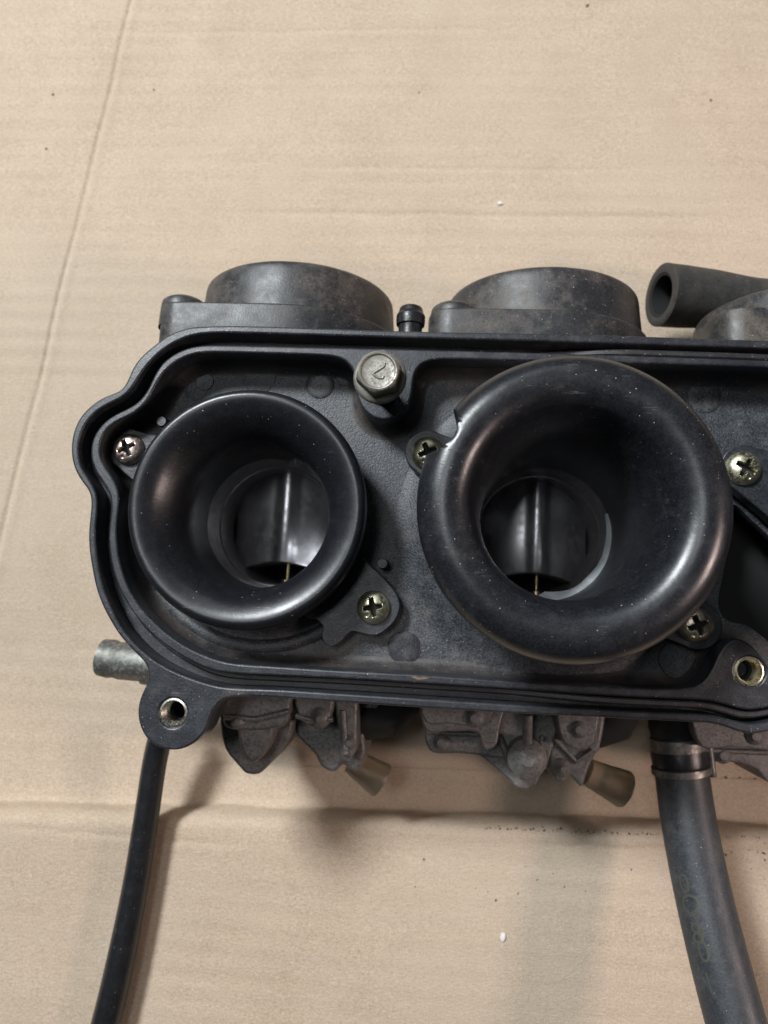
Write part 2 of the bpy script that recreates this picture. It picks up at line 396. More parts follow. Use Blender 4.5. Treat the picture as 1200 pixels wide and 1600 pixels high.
crumb('tiny white crumb on the cardboard above the middle dome cover', (781, 318), H, (1.2, .9, .6))
crumb('small white crumb on the cardboard flap below the carburettors', (786, 1464), H-13, (1.0, 1.5, .7))

# ================================================================== THE CARBURETTOR BANK
bank = thing('carburettor_bank', 'bank of motorcycle carburettors with black intake tray and flared trumpets lying on cardboard', 'carburettors', (0, 0, 0))
OUT = [(400,509),(315,509.5),(285,514),(260,525),(240,540),(220,557),(207,575),(200,592),(192,607),(182,613),(162,620),(145,631),(130,645),(119,662),(112,685),(111,710),(116,732),(127,752),(137,764),(142,777),(141,800),(138,830),(139,860),(144,892),(150,920),(160,947),(175,975),(188,995),(208,1017),(226,1035),(232,1047),(231,1065),(222,1082),(216,1100),(215,1120),(221,1142),(234,1160),(253,1170),(280,1172),(305,1160),(322,1140),(330,1117),(340,1099),(356,1090),(380,1088.5),(420,1089.5),(540,1098),(660,1106),(815,1115.5),(920,1120),(1000,1124.5),(1090,1129),(1122,1132),(1140,1138),(1156,1144),(1180,1147),(1205,1142),(1228,1134),(1260,1131),(1330,1133),(1430,1136),(1480,1100),(1500,1000),(1500,800),(1490,620),(1440,550),(1380,540),(1280,535.5),(1180,531),(900,522),(640,517)]
GO = [(400,521),(325,520.5),(295,525),(270,536),(247,552),(230,570),(217,588),(207,606),(200,616),(187,624),(170,631),(150,642),(137,656),(127,673),(122,692),(122,712),(127,732),(139,749),(150,765),(154,780),(152,800),(149,830),(150,860),(155,892),(162,922),(175,952),(191,983),(211,1006),(238,1030),(270,1048),(305,1062),(350,1074),(430,1077),(540,1084),(660,1091.5),(815,1101.5),(920,1107.5),(1000,1112),(1090,1115.5),(1122,1118.5),(1140,1124),(1156,1130),(1176,1133),(1200,1128),(1228,1121),(1260,1118),(1330,1120),(1425,1122),(1465,1090),(1485,1000),(1485,800),(1475,630),(1430,563),(1380,553),(1280,548.5),(1180,543.5),(900,535),(640,528)]
GI = [(400,540),(315,539),(290,544),(266,556),(248,572),(239,590),(230,612),(217,628),(200,639),(180,646),(162,659),(147,677),(141,696),(141,717),(149,739),(162,755),(171,768),(175,782),(172,805),(169,832),(170,860),(176,892),(188,925),(207,957),(230,985),(262,1012),(295,1032),(340,1050),(430,1056),(540,1061),(660,1068.5),(815,1078),(920,1085.5),(1000,1090),(1080,1093.5),(1102,1094.5),(1122,1097),(1140,1103),(1156,1109.5),(1172,1111.5),(1200,1106),(1230,1098),(1260,1096),(1330,1097),(1415,1098),(1445,1075),(1465,1000),(1465,800),(1455,640),(1420,580),(1380,572),(1280,568),(1180,562),(900,552.5),(640,545.5)]
INN = [(400,552),(317,550.5),(295,555),(272,566),(253,584),(243,600),(236,618),(222,637),(205,649),(182,658),(167,668),(157,685),(154,705),(160,724),(173,741),(184,759),(188,777),(184,805),(182,832),(184,860),(190,890),(200,917),(216,945),(237,968),(262,991),(292,1011),(325,1026),(360,1036),(430,1041),(540,1048),(660,1054),(815,1065),(920,1071),(1000,1075.5),(1070,1076),(1092,1072),(1106,1058),(1117,1034),(1126,1012),(1140,998),(1154,994),(1166,998),(1181,1015),(1196,1031),(1212,1058),(1235,1078),(1280,1084),(1330,1085),(1405,1085),(1430,1065),(1450,1000),(1450,800),(1440,650),(1408,592),(1375,584),(1280,579),(1180,573.5),(1000,568),(820,564),(720,561.5),(678,561.5),(660,565),(649,574),(645,590),(645,612),(639,634),(625,651),(600,658),(577,651),(562,634),(556,612),(555,585),(548,568),(535,559),(515,556),(470,554)]
ZR = 196.0                                             # rim plane, mm below the camera
def relax(loop, st=0.9, it=10):
    # even spacing, then a little smoothing so the moulded curves run clean
    L = [Vector(p) for p in loop]+[Vector(loop[0])]; out = []; acc = 0
    for a, b in zip(L, L[1:]):
        e = (b-a).length
        while acc < e: out.append(a+(b-a)*(acc/e)); acc += st
        acc -= e
    for _ in range(it):
        n = len(out); out = [out[i]*.5+(out[i-1]+out[(i+1) % n])*.25 for i in range(n)]
    return [tuple(p) for p in out]
oOUT, oGO, oGI, oIN = [relax(cr(px(q, ZR), 6), .9, k) for q, k in ((OUT, 5), (GO, 16), (GI, 16), (INN, 16))]
EAR_L = at(270, 1114, ZR); EAR_R = at(1172, 1049, ZR); BOSS = at(600, 615, ZR)
AX = [(-51.1, 21.1), (29.4, 21.4), (119.5, 20.0)]      # trumpet axes
zr = zz(ZR); ZF = 208.0; zf = zz(ZF)
bm = bmesh.new()
add_slab(bm, oOUT, [oGO, circ(EAR_L, 3.85)], zr-11, zr, 0.6)
add_slab(bm, oGI, [oIN, circ(EAR_R, 3.75), circ(BOSS, 3.3)], zr-13.5, zr, 0.6)
add_slab(bm, oGO, [oIN], zr-10.2, zr-7.2, 0.1)
add_slab(bm, circ(EAR_L, 8.5, 48), [circ(EAR_L, 3.84)], zr-16, zr-10.5, 0.2)
# tray floor with its two scuffed dish zones
holes = [circ(a, 22.5, 64) for a in AX[:2]] + [circ(AX[2], 22.5, 64)]
SHADE_PKT = [(1149,785),(1180,812),(1215,845),(1258,900),(1255,1000),(1222,1016),(1200,998),(1170,976),(1142,972),(1126,945),(1136,890),(1146,830)]  # added opening, stands in for the deep shade beside the tall trumpet
add_slab(bm, offset(orient(oIN), -1.6), holes[:2]+[relax(cr(px(SHADE_PKT, 206), 5), .9, 4)], zf-3.5, zf, 0.1, 1)
add_slab(bm, cr(px([(1120, 760), (1300, 780), (1300, 1040), (1110, 1000)], 206), 1), [], zf-19, zf-17, .1, 3)  # black sheet under the opening, shade put into its colour
# rounded, dusty foot of the inner wall
ci = orient(oIN); prev = None
NF = 6
for j in range(NF+1):
    a = j/NF*math.pi/2; rr = 3.2
    lp = offset(ci, rr*(1-math.cos(a)) - 0.02 if True else 0); zt = zf+rr*1.5*(1-math.sin(a))+0.02
    row = [bm.verts.new((p[0]*S, p[1]*S, zt*S)) for p in lp]
    if prev:
        n = len(row)
        for i in range(n): bm.faces.new((prev[i], prev[(i+1) % n], row[(i+1) % n], row[i])).material_index = 2
    prev = row
def lowside(x, y, z, a):
    k = smooth(.30, .65, -math.sin(a))
    return x, y, z-(1-k)*2.4
# ring ledge round the short trumpet, sloping cone round the tall ones
lathe(bm, smooth_prof([(38.2, zf-.3), (37.6, zf+.9), (36.6, zf+1.4), (35.2, zf+1.2), (34.4, zf+.4), (34.0, zf-.3)], 3), 128, (*AX[0], 0), mi=1, mod=lowside)
lathe(bm, smooth_prof([(29.6, zf-.3), (29.2, zf+1.6), (28.2, zf+2.4), (28, zf+2.6), (25, zf+2.6), (22.6, zf+2.6)], 3), 128, (*AX[0], 0), mi=1)
for a in AX[1:2]:
    lathe(bm, smooth_prof([(45.0, zf-.35), (43.0, zf-.08), (40.5, zf+.45), (37.5, zf+1.9), (33.5, zf+4.6), (30.5, zf+6.2), (27.5, zf+6.8), (22.5, zf+6.8)], 4), 144, (*a, 0), mi=1)
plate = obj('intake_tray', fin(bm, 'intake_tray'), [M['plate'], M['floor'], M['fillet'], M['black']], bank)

# ejector marks and locating pins moulded on the tray floor
def mark(p, r, h=0.22, Z=ZF, rad=None, mat='floor'):
    bm = bmesh.new(); lathe(bm, [(r, -.4), (r, h*.7), (r-.15, h), (r*.5, h*.9)], 36, cap1=True)
    c = at(p[0], p[1], Z); return obj('mould_mark', fin(bm, 'mould_mark'), M[mat], plate, (*c, zz(Z)))
mark((306, 607), 3.6, .2); mark((320, 597), 2.7, .35, mat='plate'); mark((405, 588), 5.2, .2); mark((500, 601), 4.2, .25, mat='plate'); mark((537, 592), 2.2, .3)
mark((1101, 620), 4.6, .25); mark((632, 1012), 4.6, .3, mat='plate'); mark((1058, 1031), 4.9, .35, 207.2); mark((700, 597), 3.5, .2)
def pin(p, Z):
    bm = bmesh.new(); lathe(bm, [(1.55, 0), (1.5, 5.2), (1.3, 5.6)], 24, cap1=True)
    c = at(p[0], p[1], Z); return obj('locating_pin', fin(bm, 'locating_pin'), M['plate'], plate, (*c, zz(Z)-5.6))
pin((252, 658), 201.5); pin((597, 880), 201.5)
# rubber seal lying in the groove
path = offset(orient(oGI), -1.45); bm = bmesh.new(); n = len(path); rows = []
for i, p in enumerate(path):
    a, b = Vector(path[i-1]), Vector(path[(i+1) % n]); t = (b-a).normalized(); nn = Vector((t.y, -t.x))
    k = smooth(15, 50, p[0]); top = zr-6.6+5.4*k
    prof = [(-.95, -3.2), (-.95, -.35), (-.6, 0), (.3, 0), (.75, -.4), (.95, -1.4), (1.3, -3.2)]
    prof = [(u, h if h > -3 else -1.4-5.4*k) for u, h in prof]
    rows.append([bm.verts.new(((p[0]+nn.x*u)*S, (p[1]+nn.y*u)*S, (top+h)*S)) for u, h in prof])
for i in range(n):
    A, B = rows[i], rows[(i+1) % n]
    for j in range(len(A)-1): bm.faces.new((A[j], A[j+1], B[j+1], B[j]))
obj('groove_seal', fin(bm, 'groove_seal'), M['seal'], plate)
# threaded inserts in the two ears
def insert(c, mat, depth, Rr):
    bm = bmesh.new(); pr = [(Rr-.1, -depth), (Rr, -.9), (Rr-.05, -.45), (Rr-.55, -.35), (Rr-.9, -.75)]
    for i in range(7): pr += [(Rr-.75, -1.0-i*.7), (Rr-1.05, -1.35-i*.7)]
    k = len(pr)
    lathe(bm, pr[:k], 48)
    lathe(bm, [pr[k-1], (Rr-1.75, pr[k-1][1]-.4), (Rr-1.85, -depth), (.01, -depth-.2)], 48, mi=1)  # lower hole coloured black for the shade inside it
    return obj('threaded_insert', fin(bm, 'threaded_insert', 25), [mat, M['black']], plate, (*c, zr))
insert(EAR_L, M['insert'], 12.5, 3.85); insert(EAR_R, M['goldinsert'], 12.5, 3.75)
# rust patch on the lower rim
def patch(name, pts, Z, mat, parent, h=.12):
    bm = bmesh.new(); add_slab(bm, cr(px(pts, Z), 4), [], zz(Z)-.3, zz(Z)+h, .05)
    return obj(name, fin(bm, name), M[mat], parent)
patch('rust_patch', [(643,1058),(648,1056.8),(655,1058.6),(664,1058.2),(670,1060),(661,1061.5),(653,1062.2),(648,1060.6)], ZR, 'rust', plate, .03)

# ---------------------------------------------------------------- trumpets
PROF1 = smooth_prof([(19.5,0),(19.5,6),(19.5,11),(19.7,14.5),(20.3,18),(21.5,21.2),(23.2,23.8),(25.3,26.0),(27.6,27.4),(29.7,28.1),(31.0,27.9),(31.9,26.9),(32.2,25.2),(31.9,23.5),(31.0,22.6),(29.0,22.8),(26.4,21.4),(24.2,18.5),(22.8,14),(22.2,8),(22.2,0)], 5)
RT, RC, ZC = 6.5, 28.9, 47.3                          # rolled lip of the tall trumpet: a thick round bead
PROF2 = smooth_prof([(19.5,0),(19.5,12),(19.5,22),(19.7,29),(20.2,36),(21.0,42),(22.0,46.6)], 5)
PROF2 += [(RC+RT*math.cos(R(q)), ZC+RT*math.sin(R(q))) for q in range(155, -70, -9)]
PROF2 += smooth_prof([(29.8,41.6),(27.6,40.0),(25.6,36),(23.8,30),(22.6,22),(22.4,0)], 5)
ZT = zz(217.0)
screw_tall = at(668, 706, 201); nx, ny = screw_tall[0]-AX[1][0], screw_tall[1]-AX[1][1]
def lean1(x, y, z, a): return x-.035*z*smooth(12, 26, z), y+.045*z*smooth(12, 26, z), z
def lean2(x, y, z, a): return notch(x, y+.036*z*smooth(20, 48, z), z, a)
def notch(x, y, z, a):
    r = math.hypot(x, y)
    if z < 30 or r < 30: return x, y, z
    # cut-out that clears the fixing screw below: radius 7.2 mm about its axis
    ex, ey = nx*0.985, ny*0.985
    if math.hypot(x-ex, y-ey) < 7.0:
        lo, hi = 0.0, r; ux, uy = x/r, y/r
        for _ in range(18):
            mid = (lo+hi)/2
            if math.hypot(mid*ux-ex, mid*uy-ey) < 7.0: hi = mid
            else: lo = mid
        r2 = max(lo, 29.5)
        return ux*r2, uy*r2, z
    return x, y, z
def ear(bm, c, pts, z0, z1): add_slab(bm, pts, [circ((0, 0), 21.5, 48)] if False else [], z0, z1, .3)
def hull_ear(p, r, n=20):
    """outline of a lug: a circle at the screw blended into the flange with tangents"""
    v = Vector(p); L = v.length; u = v/L; w = Vector((-u.y, u.x)); out = []
    for i in range(n+1):
        a = -math.pi/2+math.pi*i/n; out.append(tuple(v+u*math.cos(a)*r+w*math.sin(a)*r))
    out += [tuple(u*(L-r*1.6)+w*(r*1.35)), tuple(u*21.4+w*(r*1.8)), tuple(u*22.2), tuple(u*21.4-w*(r*1.8)), tuple(u*(L-r*1.6)-w*(r*1.35))]
    return out
def flange(screws, zt, R0):
    bm = bmesh.new()
    add_slab(bm, circ((0, 0), R0, 96), [circ((0, 0), 22.3, 64)], zt-4.5, zt, .3)
    for p, r in screws: add_slab(bm, cr(hull_ear(p, r), 2), [], zt-4.7, zt-.02, .3)
    return fin(bm, 'flange')
def trumpet(label, prof, mat, axis, mod, screws, zt, R0, seg=288):
    bm = bmesh.new(); lathe(bm, prof, seg, closed=True, mod=mod)
    o = obj('velocity_stack', fin(bm, 'velocity_stack', 40), mat, bank, (*axis, ZT), label=label)
    obj('flange', flange(screws, zt-ZT, R0), M['plate'], o)
    return o
def rel(p, Z, a): q = at(p[0], p[1], Z); return (q[0]-a[0], q[1]-a[1])
s1a, s1b = rel((197, 700), 203, AX[0]), rel((583, 948), 203, AX[0])
s2a, s2b = (nx, ny), rel((1090, 977), 201, AX[1])
st1 = trumpet('short narrow flared trumpet', PROF1, M['stack'], AX[0], lean1, [(s1a, 5.9)], zz(203), 26.5)
st2 = trumpet('tall wide flared trumpet with a notched lip', PROF2, M['tall'], AX[1], lean2, [(s2a, 6.2), (s2b, 6.4)], zz(201), 28.5, 640)
# right-hand bracket of the short trumpet, traced lug with its scalloped lower edge
E1 = [(545,880),(563,868),(577,882),(590,893),(606,910),(620,929),(625,948),(618,968),(602,985),(585,993),(566,990),(551,987),(541,994),(531,1004),(517,1011),(506,1004),(502,992),(504,979),(494,968),(483,966),(470,950),(500,915)]
bm = bmesh.new(); add_slab(bm, cr(px(E1, 203), 3), [], zz(203)-2.2, zz(203)+.03, .3)
add_slab(bm, circ(at(583, 948, 203), 5.6, 40), [], zz(203)-4.8, zz(203)-.3, .2)
me = fin(bm, 'bracket'); me.transform(Matrix.Translation((-AX[0][0]*S, -AX[0][1]*S, -ZT*S)))
obj('bracket', me, M['plate'], st1)
st3 = st2.copy(); COL.objects.link(st3); st3.location = Vector((*AX[2], ZT))*S; st3['label'] = 'trumpet at the right edge, only its lug in view'
c = bpy.data.objects.new('flange', flange([(rel((1165, 731), 201, AX[2]), 6.4)], zz(201)-ZT, 28.5)); COL.objects.link(c); c.parent = st3; c.data.materials.append(M['plate'])
# white residue on the broken inner edge of the tall trumpet's bore
pts = []
for i in range(41):
    a = R(-98+i*118/40); k = (1-i/40)**.7*min(1, i/4); wob = noise.noise(Vector((i*.11, 0, 0)))
    pts.append((a, 0.35+k*(2.0+.8*wob)))
bm = bmesh.new(); ra, rb, rc = [], [], []
for a, w in pts:
    ra.append(bm.verts.new((19.7*math.cos(a)*S, 19.7*math.sin(a)*S, 1.6*S)))
    rb.append(bm.verts.new(((19.4-w*.5)*math.cos(a)*S, (19.4-w*.5)*math.sin(a)*S, .7*S)))
    rc.append(bm.verts.new(((19.4-w)*math.cos(a)*S, (19.4-w)*math.sin(a)*S, -.6*S)))
for A, B in ((ra, rb), (rb, rc)):
    for i in range(40): bm.faces.new((A[i], A[i+1], B[i+1], B[i]))
obj('torn_edge', fin(bm, 'torn_edge'), M['residue'], st2)

# ---------------------------------------------------------------- screws (recess modelled)
def screw_mesh():
    bm = bmesh.new(); NR, NA = 26, 96; RR = 4.55; rows = []
    for j in range(NR+1):
        r = RR*(j/NR)**.85; row = []
        for i in range(NA):
            a = 2*math.pi*i/NA; x, y = r*math.cos(a), r*math.sin(a)
            t = r/RR; h = 2.9*(1-0.42*t*t-0.34*t**7)
            w = 0.62
            ax, ay = abs(x), abs(y); arm = 2.55
            inx = max(ax-arm, ay-w*(1.15-.12*ax)); iny = max(ay-arm, ax-w*(1.15-.12*ay)); dd = min(inx, iny)
            dep = 2.3*(1-0.2*r/arm)
            h -= dep*(1-smooth(-.16, .16, dd))
            h -= .35*(1-smooth(.3, .55, math.hypot(x+1.95, y+1.95)))
            row.append(bm.verts.new((x*S, y*S, h*S)))
        rows.append(row)
    for e, z in ((4.62, .35), (4.5, -.3)): rows.append([bm.verts.new((e*math.cos(2*math.pi*i/NA)*S, e*math.sin(2*math.pi*i/NA)*S, z*S)) for i in range(NA)])
    for A, B in zip(rows, rows[1:]):
        for i in range(NA):
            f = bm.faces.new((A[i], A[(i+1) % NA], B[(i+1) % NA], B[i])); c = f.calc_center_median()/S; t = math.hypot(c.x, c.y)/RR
            if t < .75 and c.z < 2.9*(1-0.42*t*t-0.34*t**7)-1.25: f.material_index = 1  # recess shade painted black, along with its grime
    bmesh.ops.remove_doubles(bm, verts=bm.verts, dist=1e-7)
    return fin(bm, 'screw', 50)
SM = screw_mesh()
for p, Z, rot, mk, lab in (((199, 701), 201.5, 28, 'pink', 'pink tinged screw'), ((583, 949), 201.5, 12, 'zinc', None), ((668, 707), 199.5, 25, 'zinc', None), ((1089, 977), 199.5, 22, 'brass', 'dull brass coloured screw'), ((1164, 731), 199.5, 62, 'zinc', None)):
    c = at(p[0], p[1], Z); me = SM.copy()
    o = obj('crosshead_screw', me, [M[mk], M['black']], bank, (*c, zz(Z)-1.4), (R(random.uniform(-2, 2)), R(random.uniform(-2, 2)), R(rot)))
    if lab: o['label'] = lab

# ---------------------------------------------------------------- hex bolt standing in the boss
bo = BOSS; zb = zz(181.5)
bm = bmesh.new()
def hexr(a): 
    q = (a % (math.pi/3))-math.pi/6; return 5.05/math.cos(q)
def hexmod(rc):
    def f(x, y, z, a):
        r = min(hexr(a), rc) if rc else hexr(a); return r*math.cos(a), r*math.sin(a), z
    return f
rows = []
for rc, z in ((None, .9), (None, 4.3), (5.75, 4.9), (5.45, 5.35), (5.05, 5.75), (4.7, 5.95), (4.35, 5.85), (4.1, 5.45), (3.6, 5.3), (2, 5.32), (.6, 5.3)):
    f = hexmod(rc); row = []
    for i in range(96):
        a = 2*math.pi*i/96; x, y, zt = f(0, 0, z, a); row.append(bm.verts.new((x*S, y*S, zt*S)))
    rows.append(row)
for A, B in zip(rows, rows[1:]):
    for i in range(96): bm.faces.new((A[i], A[(i+1) % 96], B[(i+1) % 96], B[i]))
bm.faces.new(rows[-1])
bolt = obj('hex_bolt', fin(bm, 'hex_bolt', 28), M['bolt'], bank, (bo[0], bo[1], zb), (0, 0, R(18)), label='dull grey flanged hex bolt with a raised mark on its head')
bm = bmesh.new(); lathe(bm, smooth_prof([(3, -.9), (6.2, -.9), (6.75, -.6), (6.8, 0), (6.4, .6), (5.2, 1.1), (4, 1.3)], 3), 72)
obj('bolt_flange', fin(bm, 'bolt_flange'), M['bolt'], bolt)
bm = bmesh.new(); lathe(bm, [(2.9, -22), (2.9, -.8)], 32); obj('bolt_shank', fin(bm, 'bolt_shank'), M['cast'], bolt)
gl = [at(*q, 175.8) for q in ((601,566),(600,571),(593,576),(585,581),(583,584),(590,589),(597,590),(599,586))]
tw = Matrix.Rotation(-R(18), 3, 'Z'); bm = bmesh.new()
tube(bm, [tuple(tw @ Vector((q[0]-bo[0], q[1]-bo[1], 5.32))) for q in cr(gl, 5, False)], .34, 10)
obj('raised_mark', fin(bm, 'raised_mark'), M['bolt'], bolt)

# ---------------------------------------------------------------- carburettor bodies behind the tray
CAPC = 243.0; zc = zz(CAPC)
def body(ax, tone):
    bm = bmesh.new()
    lathe(bm, [(22.3, ZT-.2), (19.6, ZT-.3), (19.4, ZT-3), (19.2, ZT-7), (18.9, ZT-10), (18.5, ZT-10.3), (17.8, ZT-22), (17.2, ZT-55), (22, ZT-56.5), (23, ZT-30), (23, ZT-8), (22.6, ZT-3)], 72, (*ax, 0), closed=True)
    b = obj('carburettor_body', fin(bm, 'carburettor_body'), [M['bore']], bank)
    bm = bmesh.new(); lathe(bm, [(24, -14), (26, 2), (26, 30), (24, 50)], 48, (ax[0], ax[1], zc), axis='Y', cap0=True, cap1=False)
    # leave the bore open: only the outside block from y 22 on
    bm.free()
    # throttle slide: a dark piston with a flat ribbed face across the bore and an arched foot
    bm = bmesh.new(); N = 48; xs = [-17+34*i/N for i in range(N+1)]; rows = []
    def face(x):
        g = 1.5*math.exp(-(abs(x-1.0)/2.7)**3)              # raised centre rib
        return ZT-17-0.022*x*x+g
    foot = lambda x: ax[1]-11.0-4.0*abs(x/17)**1.7
    ytop = ax[1]+19
    for x in xs:
        yb = foot(x); z = face(x)
        prof = [(ytop, z), ((ytop+yb)/2, z), (yb+1.2, z), (yb+.35, z-.35), (yb, z-1.2), (yb, z-14)]
        rows.append([bm.verts.new(((ax[0]+x)*S, y*S, zt*S)) for y, zt in prof])
    for A, B in zip(rows, rows[1:]):
        for j in range(len(A)-1): bm.faces.new((A[j], B[j], B[j+1], A[j+1]))
    obj('throttle_slide', fin(bm, 'throttle_slide'), M['slide'], b)
    bm = bmesh.new(); tube(bm, [(ax[0]+1.5, ax[1]-4, ZT-22), (ax[0]+1.5, ax[1]-19, ZT-22)], [.8, .6], 16)
    lathe(bm, [(2.0, -3.0), (2.0, 0), (1.2, .2)], 24, (ax[0]+1.5, ax[1]-16.4, ZT-22), axis='Y', cap0=False, cap1=True)
    obj('jet_needle', fin(bm, 'jet_needle'), M['needle'], b)
    bm = bmesh.new(); lathe(bm, [(17.1, ZT-44), (.01, ZT-44.2)], 48, (*ax, 0)); obj('throttle_plate', fin(bm, 'throttle_plate'), M['black'], b)  # plate coloured black for the shade deep in the bore
    return b
for a in AX: body(a, 0)

def prism_y(bm, outline, y0, y1, bev=.6):
    """outline in (x, z) mm extruded along y"""
    me = slab_mesh([(p[0], p[1]) for p in outline], [], y0, y1, bev)
    me.transform(Matrix(((1, 0, 0, 0), (0, 0, 1, 0), (0, 1, 0, 0), (0, 0, 0, 1)))); n = len(bm.faces)
    bm.from_mesh(me); bpy.data.meshes.remove(me)
def cover(cx, rr, ypk, yfl, flw, earx, eary_r, slope, label, zcen=zc):
    """domed diaphragm cover: short drum along +y on a square-shouldered flange with a screw lug"""
    bm = bmesh.new()
    pr = [(rr+1.0, 0), (rr+.6, 3), (rr-.1, (ypk-yfl)*.6), (rr-.5, ypk-yfl-2.4), (rr-1.2, ypk-yfl-.9), (rr-2.6, ypk-yfl-.1), (rr-5, ypk-yfl+.2), (rr*.5, ypk-yfl+.5), (.5, ypk-yfl+.6)]
    lathe(bm, smooth_prof(pr, 3), 128, (cx, yfl, zcen), axis='Y', cap1=True)
    for v in bm.verts: v.co += Vector((0, 0, 1))*0.15*S*noise.noise(v.co*180)
    c = obj('diaphragm_cover', fin(bm, 'diaphragm_cover', 40), M['cap'], bank, label=label)
    bm = bmesh.new(); zt = zcen+flw
    zt = zcen+rr+2.6; L = [(cx-rr-3.5, zt-22), (cx-rr-5, zt-12), (cx-rr-4.9, zt-7), (cx-rr-3.4, zt-2.8), (cx-rr-.2, zt-.6), (cx-rr+4.5, zt), (cx-10, zt+.1)]
    L += [(cx+(rr+2.6)*math.cos(R(q))*(1 if q < 80 else 1), zcen+(rr+2.6)*math.sin(R(q))) for q in (88, 76, 64, 52, 40, 28, 16, 4, -10, -25)]
    L += [(cx+18, zcen-29), (cx-18, zcen-29), (cx-rr-2, zcen-8)]
    prism_y(bm, cr(L, 4), yfl-16, yfl+.6, .7)
    obj('cover_flange', fin(bm, 'cover_flange', 40), M['cap'], c)
    bm = bmesh.new(); lathe(bm, smooth_prof([(7.4, -6), (7.0, 1.2), (6.2, 3.0), (3.6, 4.3), (.4, 4.6)], 3), 40, (earx, yfl+.2, zt-8.0), axis='Y', cap1=True)
    obj('screw_lug', fin(bm, 'screw_lug', 50), M['cap'], c)
    return c
yp = at(470, 408, 213)[1]; yf = at(400, 478, 209)[1]
cover(-52, 32.6, yp, yf, 33.5, -52-31, 0, 14, 'dusty black dome cover, leftmost of three')
cover(30.5, 32.0, at(850, 415, 213)[1], at(850, 487, 209)[1], 33.5, 30.5-29.5, 0, 14, 'dusty black dome cover in the middle')
cover(115.5, 33.5, at(1200, 436, 213)[1], at(1200, 487, 209)[1], 33, 115.5-15, 0, 9, 'bluish black dome cover cut by the right edge')

# black vacuum nipple between the covers
nx0, ny0 = at(641, 497, 213)
bm = bmesh.new(); lathe(bm, smooth_prof([(3.6, -14), (3.6, -4), (3.7, -1.5), (4.3, -1.2), (4.4, 1.6), (4.0, 2.2), (3.6, 3.4), (3.3, 4.3), (2.2, 4.5), (1.6, 2)], 2), 40, (0, 0, 0), axis='Y')
obj('vacuum_nipple', fin(bm, 'vacuum_nipple'), M['rubber'], bank, (nx0, ny0, zz(216)), label='black ribbed rubber plug')

# alloy pipe stub on the left
a0, a1 = at(160, 1027, 236), at(250, 1036, 236)
bm = bmesh.new(); tube(bm, [(a0[0]-.6, a0[1]+.1, 39), (a0[0], a0[1], 39), (a0[0]+3.2, a0[1]-.3, 39.1), (a0[0]+5, a0[1]-.5, 39.2), (a0[0]+6.5, a0[1]-.7, 39.3), (a0[0]+30, a1[1], 40)], [4.6, 5.9, 6.2, 5.7, 6.0, 6.5], 32)
obj('fuel_pipe', fin(bm, 'fuel_pipe', 50), M['alloy'], bank, label='grey oxidised pipe stub')
bm = bmesh.new(); q0 = at(222, 1052, 234); tube(bm, [(q0[0], q0[1], 40), (q0[0]+14, q0[1]-1, 40)], 3.6, 20)
obj('pipe_lug', fin(bm, 'pipe_lug', 50), M['alloy'], bank)

# float bowls seen below the lower edge of the tray
def lump(bm, pts, Z0, Z1, bev=1.2, k=3): add_slab(bm, cr(px(pts, Z0), k), [], zz(Z1), zz(Z0), bev)
def rough(bm, amp, sc=120):
    bmesh.ops.triangulate(bm, faces=[f for f in bm.faces if len(f.verts) > 4])
    for v in bm.verts: v.co += noise.noise_vector(v.co*sc*10)*amp*S
def bowl(shape_list, label=None):
    bm = bmesh.new()
    for pts, Z0, Z1, bv in shape_list: lump(bm, pts, Z0, Z1, bv)
    rough(bm, .12, 60); return obj('float_bowl', fin(bm, 'float_bowl', 50), M['cast'], bank)
A1 = [(342,1070),(342,1104),(344,1140),(352,1172),(371,1196),(384,1209),(403,1210),(417,1198),(433,1179),(456,1144),(456,1104),(454,1070)]
A2 = [(365,1070),(368,1112),(372,1150),(380,1178),(394,1192),(410,1180),(424,1152),(430,1110),(430,1070)]
B1 = [(455,1070),(458,1110),(462,1146),(480,1168),(492,1180),(500,1196),(510,1204),(524,1206),(536,1195),(548,1205),(562,1200),(571,1176),(569,1142),(585,1116),(598,1100),(600,1070)]
B2 = [(520,1070),(524,1110),(530,1150),(534,1180),(546,1186),(556,1170),(558,1120),(556,1070)]
b1 = bowl([(A1, 226, 250, 1.0), (A2, 217, 232, 0.9), ([(350,1070),(348,1120),(362,1140),(440,1136),(452,1100),(450,1070)], 214, 230, 0.7)])
b2 = bowl([(B1, 232, 256, 1.1), (B2, 222, 240, 0.9), ([(462,1070),(464,1112),(480,1134),(512,1130),(518,1070)], 218, 236, 0.7)])
C1 = [(664,1080),(664,1130),(665,1160),(678,1177),(712,1178),(748,1181),(772,1199),(792,1216),(808,1231),(826,1234),(839,1226),(846,1208),(860,1180),(862,1080)]
C2 = [(664,1080),(664,1140),(700,1143),(745,1144),(750,1160),(760,1172),(775,1165),(780,1140),(782,1080)]
D1 = [(852,1080),(856,1140),(858,1185),(862,1212),(878,1224),(890,1213),(900,1222),(910,1230),(918,1206),(930,1180),(940,1160),(942,1080)]
b3 = bowl([(C1, 226, 250, 0.7), (C2, 216, 234, 0.6), ([(664,1080),(665,1128),(700,1131),(760,1132),(768,1080)], 212, 226, 0.5)])
b4 = bowl([(D1, 232, 256, 1.0), ([(872,1080),(875,1150),(900,1172),(928,1160),(936,1080)], 217, 238, 0.7)])
bE = bowl([([(1090,1110),(1098,1150),(1102,1186),(1150,1192),(1182,1203),(1200,1222),(1260,1226),(1300,1150),(1300,1110)], 238, 262, 0.7), ([(1092,1110),(1096,1166),(1140,1168),(1240,1168),(1240,1110)], 228, 244, 0.5)])
